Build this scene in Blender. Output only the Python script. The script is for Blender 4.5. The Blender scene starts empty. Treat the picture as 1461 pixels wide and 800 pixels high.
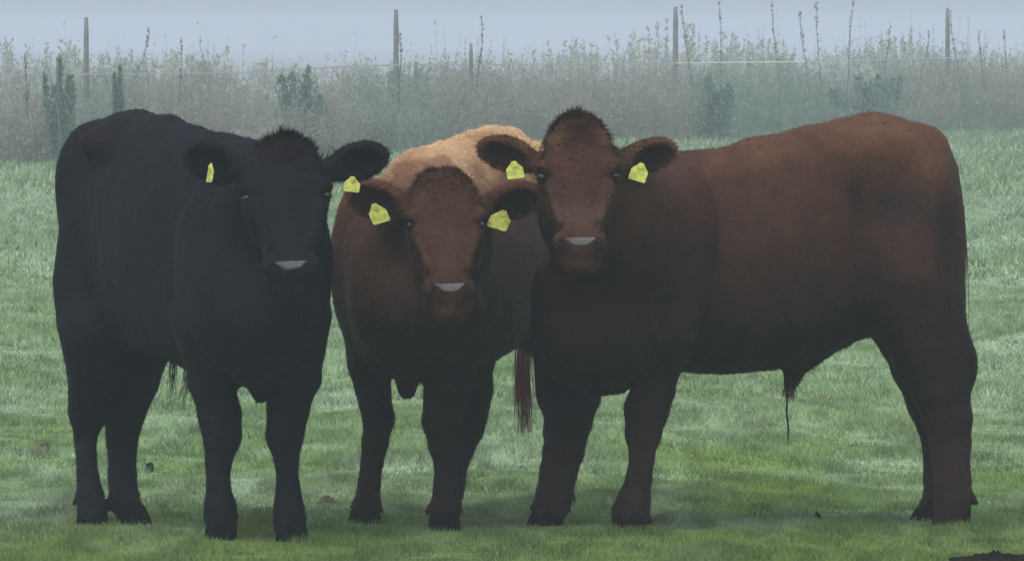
import bpy, math, numpy as np
from mathutils import Vector
rng = np.random.default_rng(7)
S = bpy.context.scene

# ------------------------------------------------------------------ camera, light, exposure
F = 12900.0            # focal length in photograph pixels
CX, HY, CAMZ = 730.5, 57.0, 1.6
cam = bpy.data.cameras.new('camera'); co = bpy.data.objects.new('camera', cam); S.collection.objects.link(co)
co.location = (0, 0, CAMZ); co.rotation_euler = (math.radians(90), 0, 0)
cam.sensor_width = 36; cam.lens = F / 1461 * 36; cam.shift_y = -(400 - HY) / 1461
cam.clip_start = 0.5; cam.clip_end = 9000
S.camera = co
SUN_EL, SUN_AZ = math.radians(58), math.radians(200)   # high, slightly behind the photographer's left
w = bpy.data.worlds.new('World'); S.world = w; w.use_nodes = True
nt = w.node_tree; nt.nodes.clear()
sky = nt.nodes.new('ShaderNodeTexSky'); sky.sky_type = 'NISHITA'; sky.sun_disc = False
sky.sun_elevation = SUN_EL; sky.sun_rotation = SUN_AZ; sky.dust_density = 2.5; sky.air_density = 1.0; sky.ozone_density = 1.0
hs = nt.nodes.new('ShaderNodeHueSaturation'); hs.inputs['Saturation'].default_value = 0.62
bg = nt.nodes.new('ShaderNodeBackground'); bg.inputs['Strength'].default_value = 0.15
wo = nt.nodes.new('ShaderNodeOutputWorld')
nt.links.new(sky.outputs[0], hs.inputs['Color']); nt.links.new(hs.outputs[0], bg.inputs['Color']); nt.links.new(bg.outputs[0], wo.inputs[0])
sl = bpy.data.lights.new('sun', 'SUN'); sl.energy = 0.95; sl.angle = math.radians(50); sl.color = (1, .985, .96)
so = bpy.data.objects.new('sun', sl); S.collection.objects.link(so)
d = Vector((math.sin(SUN_AZ) * math.cos(SUN_EL), math.cos(SUN_AZ) * math.cos(SUN_EL), math.sin(SUN_EL)))
so.rotation_euler = d.to_track_quat('Z', 'Y').to_euler(); so.location = (0, 0, 60)
S.view_settings.view_transform = 'Standard'; S.view_settings.look = 'None'
S.view_settings.exposure = 0.27; S.view_settings.gamma = 1
S.cycles.max_bounces = 6; S.cycles.diffuse_bounces = 3; S.cycles.volume_bounces = 1
S.cycles.use_denoising = True
S.render.film_transparent = False

# ------------------------------------------------------------------ helpers
def P(px, py, Y):
    """metres from a bearing in the photograph and a real distance"""
    return np.array([(px - CX) / F * Y, Y, CAMZ - (py - HY) / F * Y])

def tag(o, label=None, cat=None, group=None, kind=None):
    if label: o['label'] = label
    if cat: o['category'] = cat
    if group: o['group'] = group
    if kind: o['kind'] = kind
    return o

def mesh_obj(name, V, faces, mat, parent=None, col=None, smooth=True, matidx=None, mats=None):
    """V (n,3) array, faces (m,k) int array or list"""
    me = bpy.data.meshes.new(name)
    V = np.asarray(V, np.float32)
    if isinstance(faces, np.ndarray):
        m, k = faces.shape
        me.vertices.add(len(V)); me.vertices.foreach_set('co', V.ravel())
        me.loops.add(m * k); me.loops.foreach_set('vertex_index', faces.astype(np.int32).ravel())
        me.polygons.add(m); me.polygons.foreach_set('loop_start', np.arange(0, m * k, k, dtype=np.int32))
        me.update(calc_edges=True)
    else:
        me.from_pydata([tuple(map(float, v)) for v in V], [], faces)
    if col is not None:
        a = me.color_attributes.new('coat', 'FLOAT_COLOR', 'POINT')
        c4 = np.ones((len(V), 4), np.float32); c4[:, :3] = col
        a.data.foreach_set('color', c4.ravel())
    if smooth: me.polygons.foreach_set('use_smooth', np.ones(len(me.polygons), bool))
    me.validate()
    for mm in (mats or [mat]): me.materials.append(mm)
    o = bpy.data.objects.new(name, me); S.collection.objects.link(o)
    if parent is not None:
        o.parent = parent; o.matrix_parent_inverse = parent.matrix_world.inverted()
    return o

def empty(name, loc):
    o = bpy.data.objects.new(name, None); o.empty_display_size = .3
    S.collection.objects.link(o); o.location = tuple(loc); bpy.context.view_layer.update(); return o

def hash3(ix, iy, iz, seed):
    h = (ix * 374761393 + iy * 668265263 + iz * 1442695041 + seed * 974634777) & 0xFFFFFFFF
    h = ((h ^ (h >> 13)) * 1274126177) & 0xFFFFFFFF
    return ((h ^ (h >> 16)) & 0xFFFF) / 65535.0

def vnoise(x, y, z=None, seed=0):
    x = np.asarray(x, np.float64); y = np.asarray(y, np.float64)
    z = np.zeros_like(x) if z is None else np.asarray(z, np.float64)
    ix, iy, iz = (np.floor(a).astype(np.int64) for a in (x, y, z))
    fx, fy, fz = x - ix, y - iy, z - iz
    fx, fy, fz = (a * a * (3 - 2 * a) for a in (fx, fy, fz))
    r = 0
    for dx in (0, 1):
        for dy in (0, 1):
            for dz in (0, 1):
                wgt = (fx if dx else 1 - fx) * (fy if dy else 1 - fy) * (fz if dz else 1 - fz)
                r = r + wgt * hash3(ix + dx, iy + dy, iz + dz, seed)
    return r

def fbm(x, y, z=None, seed=0, o=4):
    r = 0; a = .5; t = 0
    for i in range(o):
        s = 2.03 ** i
        r = r + a * vnoise(x * s + 13.1 * i, y * s - 7.7 * i, None if z is None else z * s, seed + i)
        t += a; a *= .5
    return r / t

# ------------------------------------------------------------------ materials
def mat_attr(name, rough=.8, sheen=0, spec=.3, noise_scale=0, noise_amt=0, bump=0, bump_scale=60, base=None, trans=0):
    m = bpy.data.materials.new(name); m.use_nodes = True
    t = m.node_tree; b = t.nodes['Principled BSDF']
    b.inputs['Roughness'].default_value = rough
    b.inputs['Specular IOR Level'].default_value = spec
    if sheen: b.inputs['Sheen Weight'].default_value = sheen; b.inputs['Sheen Roughness'].default_value = .5
    if base is None:
        a = t.nodes.new('ShaderNodeAttribute'); a.attribute_name = 'coat'; src = a.outputs['Color']
    else:
        a = t.nodes.new('ShaderNodeRGB'); a.outputs[0].default_value = (*base, 1); src = a.outputs[0]
    tc = t.nodes.new('ShaderNodeTexCoord')
    if noise_amt:
        n = t.nodes.new('ShaderNodeTexNoise'); n.inputs['Scale'].default_value = noise_scale; n.inputs['Detail'].default_value = 5
        t.links.new(tc.outputs['Object'], n.inputs['Vector'])
        mr = t.nodes.new('ShaderNodeMapRange'); mr.inputs['From Min'].default_value = .25; mr.inputs['From Max'].default_value = .75
        mr.inputs['To Min'].default_value = 1 - noise_amt; mr.inputs['To Max'].default_value = 1 + noise_amt
        t.links.new(n.outputs['Fac'], mr.inputs['Value'])
        vm = t.nodes.new('ShaderNodeVectorMath'); vm.operation = 'SCALE'
        t.links.new(src, vm.inputs[0]); t.links.new(mr.outputs[0], vm.inputs['Scale']); src = vm.outputs[0]
    t.links.new(src, b.inputs['Base Color'])
    if trans:
        tr = t.nodes.new('ShaderNodeBsdfTranslucent'); mx = t.nodes.new('ShaderNodeMixShader'); mx.inputs[0].default_value = trans
        t.links.new(src, tr.inputs[0]); t.links.new(b.outputs[0], mx.inputs[1]); t.links.new(tr.outputs[0], mx.inputs[2])
        t.links.new(mx.outputs[0], t.nodes['Material Output'].inputs['Surface'])
    if bump:
        n2 = t.nodes.new('ShaderNodeTexNoise'); n2.inputs['Scale'].default_value = bump_scale; n2.inputs['Detail'].default_value = 6
        t.links.new(tc.outputs['Object'], n2.inputs['Vector'])
        bp = t.nodes.new('ShaderNodeBump'); bp.inputs['Strength'].default_value = bump; bp.inputs['Distance'].default_value = .02
        t.links.new(n2.outputs['Fac'], bp.inputs['Height']); t.links.new(bp.outputs[0], b.inputs['Normal'])
    return m

M_fur = mat_attr('short_fur', rough=.66, sheen=.0, spec=.11, noise_scale=14, noise_amt=.22, bump=.5, bump_scale=70)
M_hair = mat_attr('fur_strands', rough=.66, sheen=.0, spec=.11)
M_hoof = mat_attr('hoof_horn', rough=.95, spec=.03, base=(.009, .008, .008), noise_scale=30, noise_amt=.3, bump=.3)
M_eye = mat_attr('eye_wet', rough=.08, spec=.6, base=(.006, .005, .005), noise_scale=50, noise_amt=.1)
M_eye.node_tree.nodes['Principled BSDF'].inputs['Roughness'].default_value = .25
M_nose = mat_attr('wet_nose_skin', rough=.38, spec=.6, noise_scale=80, noise_amt=.2, bump=.35, bump_scale=200)
M_tag = mat_attr('yellow_tag_plastic', rough=.45, base=(.60, .62, .13), noise_scale=60, noise_amt=.45)
M_ink = mat_attr('tag_ink', rough=.6, base=(.10, .11, .03), noise_scale=30, noise_amt=.1)
M_grass = mat_attr('grass_blades', rough=.75, spec=.12, trans=.38)
M_weed = mat_attr('weed_leaves', rough=.9, spec=.05, trans=.5)
M_wood = mat_attr('weathered_post_wood', rough=.9, base=(.19, .19, .18), noise_scale=6, noise_amt=.3, bump=.5, bump_scale=30)
M_tape = mat_attr('white_fence_tape', rough=.6, base=(.62, .62, .60), noise_scale=5, noise_amt=.08)
M_soil = mat_attr('dark_soil', rough=1.0, spec=.02, base=(.018, .016, .010), noise_scale=20, noise_amt=.4, bump=1, bump_scale=30)
M_leafdark = mat_attr('shrub_leaves', rough=.9, spec=.05, trans=.5)

# ------------------------------------------------------------------ ground
def field_col(x, y):
    """sward colour: patches of lush, yellow and pale grass, paler with distance"""
    a = .5 * fbm(x * 3.6, y * 1.0, seed=3) + .5 * fbm(x * .9, y * .35, seed=4); b = fbm(x * 8 + 9, y * 2.4, seed=11); c = fbm(x * .25, y * .05, seed=21, o=3)
    base = np.array([.150, .240, .080]); lush = np.array([.118, .185, .028]); pale = np.array([.290, .375, .240])
    dark = np.array([.055, .095, .032])
    s = np.clip((a - .42) / .17, 0, 1)[:, None]
    col = base * (1 - s) + pale * s
    t = np.clip((b - .50) / .12, 0, 1)[:, None]; col = col * (1 - .45 * t) + dark * .45 * t
    e = fbm(x * 2.6 + 40, y * .9, seed=33, o=4); yv = np.clip((e - .52) / .10, 0, 1)[:, None] * np.clip((48 - y) / 14, 0, 1)[:, None]
    col = col * (1 - .45 * yv) + np.array([.145, .215, .045]) * .45 * yv
    u = np.clip((c - .5) / .2, 0, 1)[:, None]; col = col * (1 - .35 * u) + lush * .35 * u
    far = np.clip((y - 31) / 22, 0, 1)[:, None] ** .6      # blends towards the pale colour farther out
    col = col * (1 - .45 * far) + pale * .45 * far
    near = np.clip((30.2 - y) / 1.2, 0, 1)[:, None]
    col = col * (1 - .6 * near) + np.array([.175, .255, .065]) * .6 * near
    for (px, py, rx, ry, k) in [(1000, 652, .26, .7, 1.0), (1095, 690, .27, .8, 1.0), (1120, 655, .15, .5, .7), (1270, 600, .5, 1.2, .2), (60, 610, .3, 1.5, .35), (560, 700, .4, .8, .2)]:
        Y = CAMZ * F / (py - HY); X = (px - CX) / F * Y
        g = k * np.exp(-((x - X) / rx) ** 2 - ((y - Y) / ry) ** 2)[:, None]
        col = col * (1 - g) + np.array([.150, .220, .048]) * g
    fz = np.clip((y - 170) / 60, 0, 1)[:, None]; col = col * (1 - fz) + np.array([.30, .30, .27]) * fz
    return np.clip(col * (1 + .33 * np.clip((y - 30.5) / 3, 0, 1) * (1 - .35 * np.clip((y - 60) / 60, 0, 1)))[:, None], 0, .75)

def field_h(x, y):
    near = np.exp(-((y - 29.6) / 2.6) ** 2)
    return (fbm(x * .7, y * .25, seed=40, o=3) - .5) * .14 * (1 - .9 * near) + (fbm(x * 3, y * 2, seed=50, o=2) - .5) * .02

def grid_ground():
    def spread(c, lo, hi, fine, n):
        return c
    ys = np.concatenate([[-2400, -800, -200, -50, 0, 12, 20], np.arange(24, 38, .08), np.arange(38, 70, .25), np.arange(70, 180, 1.2), [200, 260, 400, 700, 1200, 2400]])
    xs = np.concatenate([[-2400, -900, -300, -100, -50, -30, -20], np.arange(-14, -4, .5), np.arange(-4, 4, .08), np.arange(4, 16, .5), [20, 30, 50, 100, 300, 900, 2400]])
    X, Y = np.meshgrid(xs, ys); x, y = X.ravel(), Y.ravel()
    msk = np.exp(-np.maximum(0, np.abs(x) - 14) / 10) * (y > 15) * np.exp(-np.maximum(0, y - 180) / 60)
    z = field_h(x, y) * msk
    nx, ny = len(xs), len(ys)
    i = np.arange((ny - 1) * (nx - 1)); r, c = i // (nx - 1), i % (nx - 1)
    f = np.stack([r * nx + c, r * nx + c + 1, (r + 1) * nx + c + 1, (r + 1) * nx + c], 1)
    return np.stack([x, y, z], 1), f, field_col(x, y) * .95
M_ground = mat_attr('field_turf', rough=.95, spec=.05, noise_scale=9, noise_amt=.35, bump=.8, bump_scale=25)
V, f, c = grid_ground()
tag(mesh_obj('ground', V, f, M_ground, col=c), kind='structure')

# ------------------------------------------------------------------ grass
def blades(x, y, z, h, wd, col, lean=.5):
    n = len(x)
    az = rng.uniform(0, 2 * np.pi, n); la = rng.uniform(0, 2 * np.pi, n); lr = rng.uniform(.1, 1.5, n) * h
    dx, dy = np.cos(az) * wd / 2, np.sin(az) * wd / 2 * .5
    V = np.zeros((n, 3, 3), np.float32)
    V[:, 0] = np.stack([x - dx, y - dy, z - .005], 1); V[:, 1] = np.stack([x + dx, y + dy, z - .005], 1)
    V[:, 2] = np.stack([x + np.cos(la) * lr, y + np.sin(la) * lr, z + h], 1)
    return V.reshape(-1, 3), np.repeat(col, 3, 0)
Vs, Cs = [], []
for (y0, y1, hw, dens, hh, wd) in [(26.6, 33, 2.6, 5600, .015, .0042), (33, 40, 3.1, 3000, .018, .0065), (40, 60, 4.2, 1200, .020, .010), (60, 90, 6.5, 330, .032, .018), (90, 165, 12, 60, .06, .035)]:
    n = int((y1 - y0) * 2 * hw * dens)
    x = rng.uniform(-hw, hw, n); y = rng.uniform(y0, y1, n)
    if y0 > 85: x += 1.0
    clump = fbm(x * 5, y * 2.5, seed=60, o=3); tus = np.clip((clump - .42) * 8, 0, 2.2)
    h = hh * (.45 + .55 * rng.random(n) + .7 * tus)
    col = field_col(x, y) * (rng.uniform(.70, 1.32, n) * (.70 + .62 * np.clip((fbm(x * 13, y * 3.2, seed=61, o=3) - .5) * 2.2 + .5, 0, 1)))[:, None] * (1 + .12 * (rng.random((n, 3)) - .5))
    st = rng.random(n) < .07; col[st] = np.array([.28, .27, .14]) * rng.uniform(.7, 1.1, st.sum())[:, None]
    v, c = blades(x, y, field_h(x, y), h, wd * rng.uniform(.7, 1.3, n), col)
    Vs.append(v); Cs.append(c)
V = np.concatenate(Vs); C = np.concatenate(Cs)
tag(mesh_obj('grass', V, np.arange(len(V)).reshape(-1, 3), M_grass, col=C, smooth=False), 'short wet pasture grass growing all over the field', 'grass', kind='stuff')

# ------------------------------------------------------------------ signed-distance sculpting
class Sculpt:
    def __init__(s, lo, hi, h=.008):
        s.h = h; s.lo = np.array(lo, float); s.n = np.ceil((np.array(hi) - s.lo) / h).astype(int) + 1
        s.ax = [(s.lo[i] + np.arange(s.n[i]) * h).astype(np.float32) for i in range(3)]
        s.D = np.full(s.n, .5, np.float32)
    def win(s, lo, hi):
        a = np.clip(np.floor((np.array(lo) - s.lo) / s.h).astype(int), 0, s.n); b = np.clip(np.ceil((np.array(hi) - s.lo) / s.h).astype(int) + 1, 0, s.n)
        sl = tuple(slice(a[i], b[i]) for i in range(3))
        return sl, s.ax[0][sl[0]][:, None, None], s.ax[1][sl[1]][None, :, None], s.ax[2][sl[2]][None, None, :]
    def blend(s, sl, d, k, op):
        D = s.D[sl]
        if op == 'add':
            hh = np.clip(.5 + .5 * (D - d) / k, 0, 1); s.D[sl] = D * (1 - hh) + d * hh - k * hh * (1 - hh)
        else:
            d = -d; hh = np.clip(.5 - .5 * (D - d) / k, 0, 1); s.D[sl] = D * (1 - hh) + d * hh + k * hh * (1 - hh)
    def cone(s, a, b, ra, rb, k=.03, op='add'):
        a, b = np.array(a, float), np.array(b, float); m = max(ra, rb) + 3 * k + .02
        sl, X, Y, Z = s.win(np.minimum(a, b) - m, np.maximum(a, b) + m)
        ab = b - a; L2 = max(float(ab @ ab), 1e-9)
        t = np.clip(((X - a[0]) * ab[0] + (Y - a[1]) * ab[1] + (Z - a[2]) * ab[2]) / L2, 0, 1)
        d = np.sqrt((X - a[0] - t * ab[0]) ** 2 + (Y - a[1] - t * ab[1]) ** 2 + (Z - a[2] - t * ab[2]) ** 2) - (ra + (rb - ra) * t)
        s.blend(sl, d, k, op)
    def chain(s, pts, rs, k=.03):
        for i in range(len(pts) - 1): s.cone(pts[i], pts[i + 1], rs[i], rs[i + 1], k if i == 0 else .012)
    def ell(s, c, r, R=None, k=.03, op='add'):
        """ellipsoid; R rows = local axes"""
        c = np.array(c, float); r = np.array(r, float); R = np.eye(3) if R is None else np.array(R)
        ext = np.abs(R.T) @ r + 3 * k + .02
        sl, X, Y, Z = s.win(c - ext, c + ext)
        q = [(X - c[0]) * R[i, 0] + (Y - c[1]) * R[i, 1] + (Z - c[2]) * R[i, 2] for i in range(3)]
        k0 = np.sqrt(sum((q[i] / r[i]) ** 2 for i in range(3))); k1 = np.sqrt(sum((q[i] / r[i] ** 2) ** 2 for i in range(3)))
        s.blend(sl, k0 * (k0 - 1) / np.maximum(k1, 1e-4), k, op)
    def loft(s, o, u, v, w_, secs, k=.03, m=.12, n=2.3, egg=0.0):
        """sections (t, half-width, front, back) along u from o; v = width axis, w_ = front axis; optional lateral shift"""
        o, u, v, w_ = (np.array(a, float) for a in (o, u, v, w_))
        T = np.array([q[0] for q in secs]); A = np.array([q[1:4] for q in secs], float)
        tt = np.linspace(T[0], T[-1], 160); pr = np.stack([np.interp(tt, T, A[:, i]) for i in range(3)], 1)
        ker = np.hanning(15); ker /= ker.sum()
        for i in range(3):
            e = np.pad(pr[:, i], 7, mode='edge'); pr[:, i] = np.convolve(e, ker, 'valid')
        mx = np.abs(A).max(); pa, pb = o + u * T[0], o + u * T[-1]
        e = mx + m
        sl, X, Y, Z = s.win(np.minimum(pa, pb) - e, np.maximum(pa, pb) + e)
        t = ((X - o[0]) * u[0] + (Y - o[1]) * u[1] + (Z - o[2]) * u[2])
        a = ((X - o[0]) * v[0] + (Y - o[1]) * v[1] + (Z - o[2]) * v[2])
        b = ((X - o[0]) * w_[0] + (Y - o[1]) * w_[1] + (Z - o[2]) * w_[2])
        tc = np.clip(t, T[0], T[-1])
        wd, fr, bk = (np.interp(tc, tt, pr[:, i]).astype(np.float32) for i in range(3))
        mid = (fr + bk) / 2; hh = np.maximum((fr - bk) / 2, .004); y = (b - mid) / hh
        if egg: wd = wd * (1 - egg * np.clip(y, 0, 1) ** 2)
        wd = np.maximum(wd, .004)
        q = (np.abs(a / wd) ** n + np.abs(y) ** n) ** (1 / n)
        d = (q - 1) * np.minimum(wd, hh)
        out = np.abs(t - tc); d = np.where(out > 0, np.sqrt(np.maximum(d, 0) ** 2 + out ** 2), d)
        s.blend(sl, d.astype(np.float32), k, 'add')
    def mesh(s, rough=0):
        D = s.D; n = D.shape
        if rough:
            band = np.abs(D) < .03; ix = np.nonzero(band)
            p = [s.ax[i][ix[i]].astype(np.float64) for i in range(3)]
            D[ix] += rough * (fbm(p[0] * 9, p[1] * 9, p[2] * 9, seed=5, o=3) - .5).astype(np.float32)
        I = D < 0
        c = np.zeros(tuple(k - 1 for k in n), np.int8)
        for dx in (0, 1):
            for dy in (0, 1):
                for dz in (0, 1): c += I[dx:n[0] - 1 + dx, dy:n[1] - 1 + dy, dz:n[2] - 1 + dz]
        act = (c > 0) & (c < 8); ai = np.stack(np.nonzero(act), 1); idx = np.full(act.shape, -1, np.int64); idx[act] = np.arange(len(ai))
        corner = np.array([[a, b, e] for a in (0, 1) for b in (0, 1) for e in (0, 1)])
        val = np.stack([D[ai[:, 0] + q[0], ai[:, 1] + q[1], ai[:, 2] + q[2]] for q in corner], 1)
        acc = np.zeros((len(ai), 3)); cnt = np.zeros(len(ai))
        for i in range(8):
            for j in range(i + 1, 8):
                if np.abs(corner[i] - corner[j]).sum() != 1: continue
                vi, vj = val[:, i], val[:, j]; cr = (vi < 0) != (vj < 0)
                t = np.where(cr, vi / np.where(cr, vi - vj, 1), 0)
                acc += np.where(cr[:, None], corner[i] + t[:, None] * (corner[j] - corner[i]), 0); cnt += cr
        V = s.lo + (ai + acc / cnt[:, None]) * s.h
        Fs = []
        for a in range(3):
            b, e = (a + 1) % 3, (a + 2) % 3
            sA = [slice(None)] * 3; sB = [slice(None)] * 3
            sA[a] = slice(0, n[a] - 1); sB[a] = slice(1, n[a])
            for k_ in (b, e): sA[k_] = slice(1, n[k_] - 1); sB[k_] = slice(1, n[k_] - 1)
            A, B = I[tuple(sA)], I[tuple(sB)]; cr = A != B
            q = np.stack(np.nonzero(cr), 1); q[:, b] += 1; q[:, e] += 1
            inside = A[cr]
            def g(db, de):
                r = q.copy(); r[:, b] -= db; r[:, e] -= de; return idx[r[:, 0], r[:, 1], r[:, 2]]
            fq = np.stack([g(1, 1), g(0, 1), g(0, 0), g(1, 0)], 1)
            fq[~inside] = fq[~inside][:, ::-1]; Fs.append(fq)
        Fq = np.concatenate(Fs)
        # keep the largest piece only is not needed; light smoothing
        E = np.concatenate([Fq[:, [0, 1]], Fq[:, [1, 2]], Fq[:, [2, 3]], Fq[:, [3, 0]]])
        for lam in (.5, -.52, .5, -.52):
            acc = np.zeros_like(V); cn = np.bincount(E[:, 0], minlength=len(V)) + np.bincount(E[:, 1], minlength=len(V))
            for i in range(3):
                acc[:, i] = np.bincount(E[:, 0], V[E[:, 1], i], len(V)) + np.bincount(E[:, 1], V[E[:, 0], i], len(V))
            V = V + lam * (acc / cn[:, None] - V)
        return V, Fq

def nrm(a): a = np.array(a, float); return a / np.linalg.norm(a)

def fur_strands(V, Fq, n, colf, length, flow=(0, 0, -1), lift=.35, sel=None):
    """short coat: thin tapering blades rooted all over the body"""
    A, B, Cc, Dd = (V[Fq[:, i]] for i in range(4))
    N = np.cross(Cc - A, Dd - B); ar = np.linalg.norm(N, axis=1); N /= np.maximum(ar, 1e-12)[:, None]
    wgt = ar.copy()
    if sel is not None: wgt *= sel((A + Cc) / 2)
    i = rng.choice(len(Fq), n, p=wgt / wgt.sum()); u, v = rng.random((2, n, 1))
    p = (A[i] * (1 - u) + B[i] * u) * (1 - v) + (Dd[i] * (1 - u) + Cc[i] * u) * v; nn = N[i]
    fl = np.array(flow, float) + .35 * (np.stack([fbm(p[:, 0] * 5, p[:, 1] * 5, p[:, 2] * 5, seed=s, o=2) for s in (70, 80, 90)], 1) - .5) * 4 + rng.normal(0, .22, (n, 3))
    tng = fl - (fl * nn).sum(1, keepdims=True) * nn; tng /= np.maximum(np.linalg.norm(tng, axis=1, keepdims=True), .2)
    L = (length(p) if callable(length) else length) * rng.uniform(.6, 1.3, n); L = L[:, None]
    tip = p + (tng + nn * lift * rng.uniform(.5, 1.4, (n, 1))) * L
    side = np.cross(nn, tng); side /= np.maximum(np.linalg.norm(side, axis=1, keepdims=True), 1e-6)
    side = side * .0019
    T = np.stack([p - side - nn * .003, p + side - nn * .003, tip], 1).reshape(-1, 3)
    c = colf(p) * rng.uniform(.7, 1.5, (n, 1)) * (.55 + 1.0 * fbm(p[:, 0] * 28, p[:, 1] * 28, p[:, 2] * 16, seed=66, o=3))[:, None]
    return T, np.repeat(c, 3, 0)

def lock(pts, n, spread, wd, col, rag=.3):
    """a hanging lock of long hair: many thin curved strands following a guide line"""
    pts = np.array(pts, float); K = len(pts); Vv, Ff, Cc = [], [], []
    for i in range(n):
        off = rng.normal(0, spread, 3); off[2] *= .3; e = 1 - rag * rng.random() ** 1.5
        tt = np.linspace(0, e, 6); g = np.stack([np.interp(tt * (K - 1), np.arange(K), pts[:, a]) for a in range(3)], 1)
        g = g + off[None] * (.35 + .9 * tt[:, None]) + rng.normal(0, spread * .15, (6, 3))
        b = len(Vv); sd = nrm([rng.normal(), rng.normal() * .4, 0]) * wd / 2
        for j in range(6):
            w2 = 1 - .85 * j / 5; Vv += [g[j] - sd * w2, g[j] + sd * w2]
        for j in range(5): q = b + 2 * j; Ff.append((q, q + 1, q + 3, q + 2))
        Cc += [np.array(col) * rng.uniform(.7, 1.3)] * 12
    return np.array(Vv), np.array(Ff), np.array(Cc)

def hoof(parent, c, toe, L=.115, W=.115, col=None):
    """cloven hoof: two claws side by side, toe = horizontal unit vector"""
    toe = nrm([toe[0], toe[1], 0]); sd = np.array([-toe[1], toe[0], 0]); Vv, Ff = [], []
    for sgn in (-1, 1):
        b = len(Vv); K = 12
        for (z, sc, back) in ((0, 1, 0), (.012, .99, .002), (.035, .86, .012), (.055, .70, .020), (.070, .45, .028)):
            for j in range(K):
                a = 2 * math.pi * j / K
                lx = math.cos(a) * L * .5 * sc * (1.08 if math.cos(a) > 0 else .9) - back
                ly = math.sin(a) * W * .22 * sc * (1 - .28 * max(0, math.cos(a))) + sgn * W * .245 * (1 - .12 * max(0, math.cos(a)))
                Vv.append(np.array([c[0], c[1], 0]) + toe * lx + sd * ly + np.array([0, 0, z + .002]))
        for r in range(4):
            for j in range(K):
                Ff.append((b + r * K + j, b + r * K + (j + 1) % K, b + (r + 1) * K + (j + 1) % K, b + (r + 1) * K + j))
        Ff.append(tuple(b + j for j in range(K))[::-1]); Ff.append(tuple(b + 4 * K + j for j in range(K)))
    return mesh_obj('hoof', Vv, Ff, M_hoof, parent)

def ear_tag(parent, c, up, right, nrmv, w_=.055, h_=.06, ink=True):
    """yellow plastic flag tag: shoulders, neck, button, two rows of faint print"""
    up, right, nv = nrm(up), nrm(right), nrm(nrmv); c = np.array(c)
    o2 = [(-.12, .86), (.12, .86), (.2, .7), (.5, .30), (.5, -.42), (.44, -.5), (-.44, -.5), (-.5, -.42), (-.5, .30), (-.2, .7)]
    Vv = []; K = len(o2)
    for z in (-.0015, .0015):
        for (x, y) in o2: Vv.append(c + right * x * w_ + up * y * h_ * .8 + nv * (z + .004 * (y < 0) * 1.0 - .006 * x * x))
    Ff = [tuple(range(K))[::-1], tuple(range(K, 2 * K))] + [(i, (i + 1) % K, K + (i + 1) % K, K + i) for i in range(K)]
    t = mesh_obj('ear_tag', Vv, Ff, M_tag, parent, smooth=False)
    bV, bF = [], []; cc = c + up * .55 * h_ * .8
    for z in (.0, .006):
        for j in range(12):
            a = 2 * math.pi * j / 12; bV.append(cc + right * math.cos(a) * .008 + up * math.sin(a) * .008 + nv * z)
    bF = [tuple(range(12, 24)), tuple(range(12))[::-1]] + [(j, (j + 1) % 12, 12 + (j + 1) % 12, 12 + j) for j in range(12)]
    mesh_obj('stud', bV, bF, M_tag, t, smooth=False)
    return t

def build_head(sc, poll, nose, yaw_right, L=None, wscale=1.0, poll_up=.03, ears=None, jaw=1.0):
    """adds the head to the sculpt; returns its frame. poll = crown, nose = tip of the muzzle"""
    poll, nose = np.array(poll), np.array(nose); u = nrm(nose - poll); L = np.linalg.norm(nose - poll)
    b = np.array(yaw_right, float); b = nrm(b - (b @ u) * u)          # to the viewer's right
    c = nrm(np.cross(u, b)); 
    if c[1] > 0: c = -c                                               # out of the face
    q = L / .53; W = wscale
    secs = [(-.035, .02 * W, -.01, -.03), (-.015, .06 * W, .03, -.08), (.03, .088 * W, .052, -.13), (.08, .104 * W, .058, -.17), (.14, .116 * W, .062, -.16),
            (.19, .115 * W, .060, -.16 * jaw), (.24, .101 * W, .052, -.16 * jaw), (.30, .083 * W, .046, -.15 * jaw), (.36, .069 * W, .046, -.12 * jaw),
            (.42, .065 * W, .050, -.10 * jaw), (.46, .070 * W, .052, -.09), (.495, .068 * W, .040, -.085), (.52, .055 * W, .012, -.078), (.535, .03 * W, -.02, -.06)]
    secs = [(t * q, a, f_, k_) for (t, a, f_, k_) in secs]
    sc.loft(poll, u, b, c, secs, k=.03, n=2.5)
    A = lambda t, x, y: poll + u * t * q + b * x * W + c * y
    R = np.array([b, u, c])
    for sg in (-1, 1):
        sc.ell(A(.175, sg * .098, .035), (.030, .034, .030), R, k=.02)             # brow and eye mound
        sc.ell(A(.205, sg * .112, .042), (.020, .020, .020), R, k=.015, op='cut')
        sc.cone(A(.24, sg * .085, .03), A(.37, sg * .055, .035), .022, .016, k=.02)   # facial crest
        sc.ell(A(.31, sg * .085, -.015), (.018, .06, .035), R, k=.03, op='cut')    # hollow of the cheek
        sc.ell(A(.455, sg * .05, .035), (.030, .032, .026), R, k=.02)              # nostril wings
        sc.ell(A(.470, sg * .048, .066), (.014, .012, .022), R, k=.008, op='cut')  # nostrils
        sc.ell(A(.23, sg * .070, -.12), (.030, .075, .07), R, k=.04)               # jaw muscle
    sc.cone(A(.505, -.040, .010), A(.505, .040, .010), .006, .006, k=.012, op='cut')   # mouth line
    sc.ell(A(.525, 0, -.02), (.048, .022, .036), R, k=.02)                           # chin
    sc.ell(A(-.005, 0, -.02), (.058, .03 + poll_up, .055), R, k=.035)                # crown
    return dict(A=A, u=u, b=b, c=c, R=R, q=q, W=W, secs=secs, poll=poll)

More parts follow.
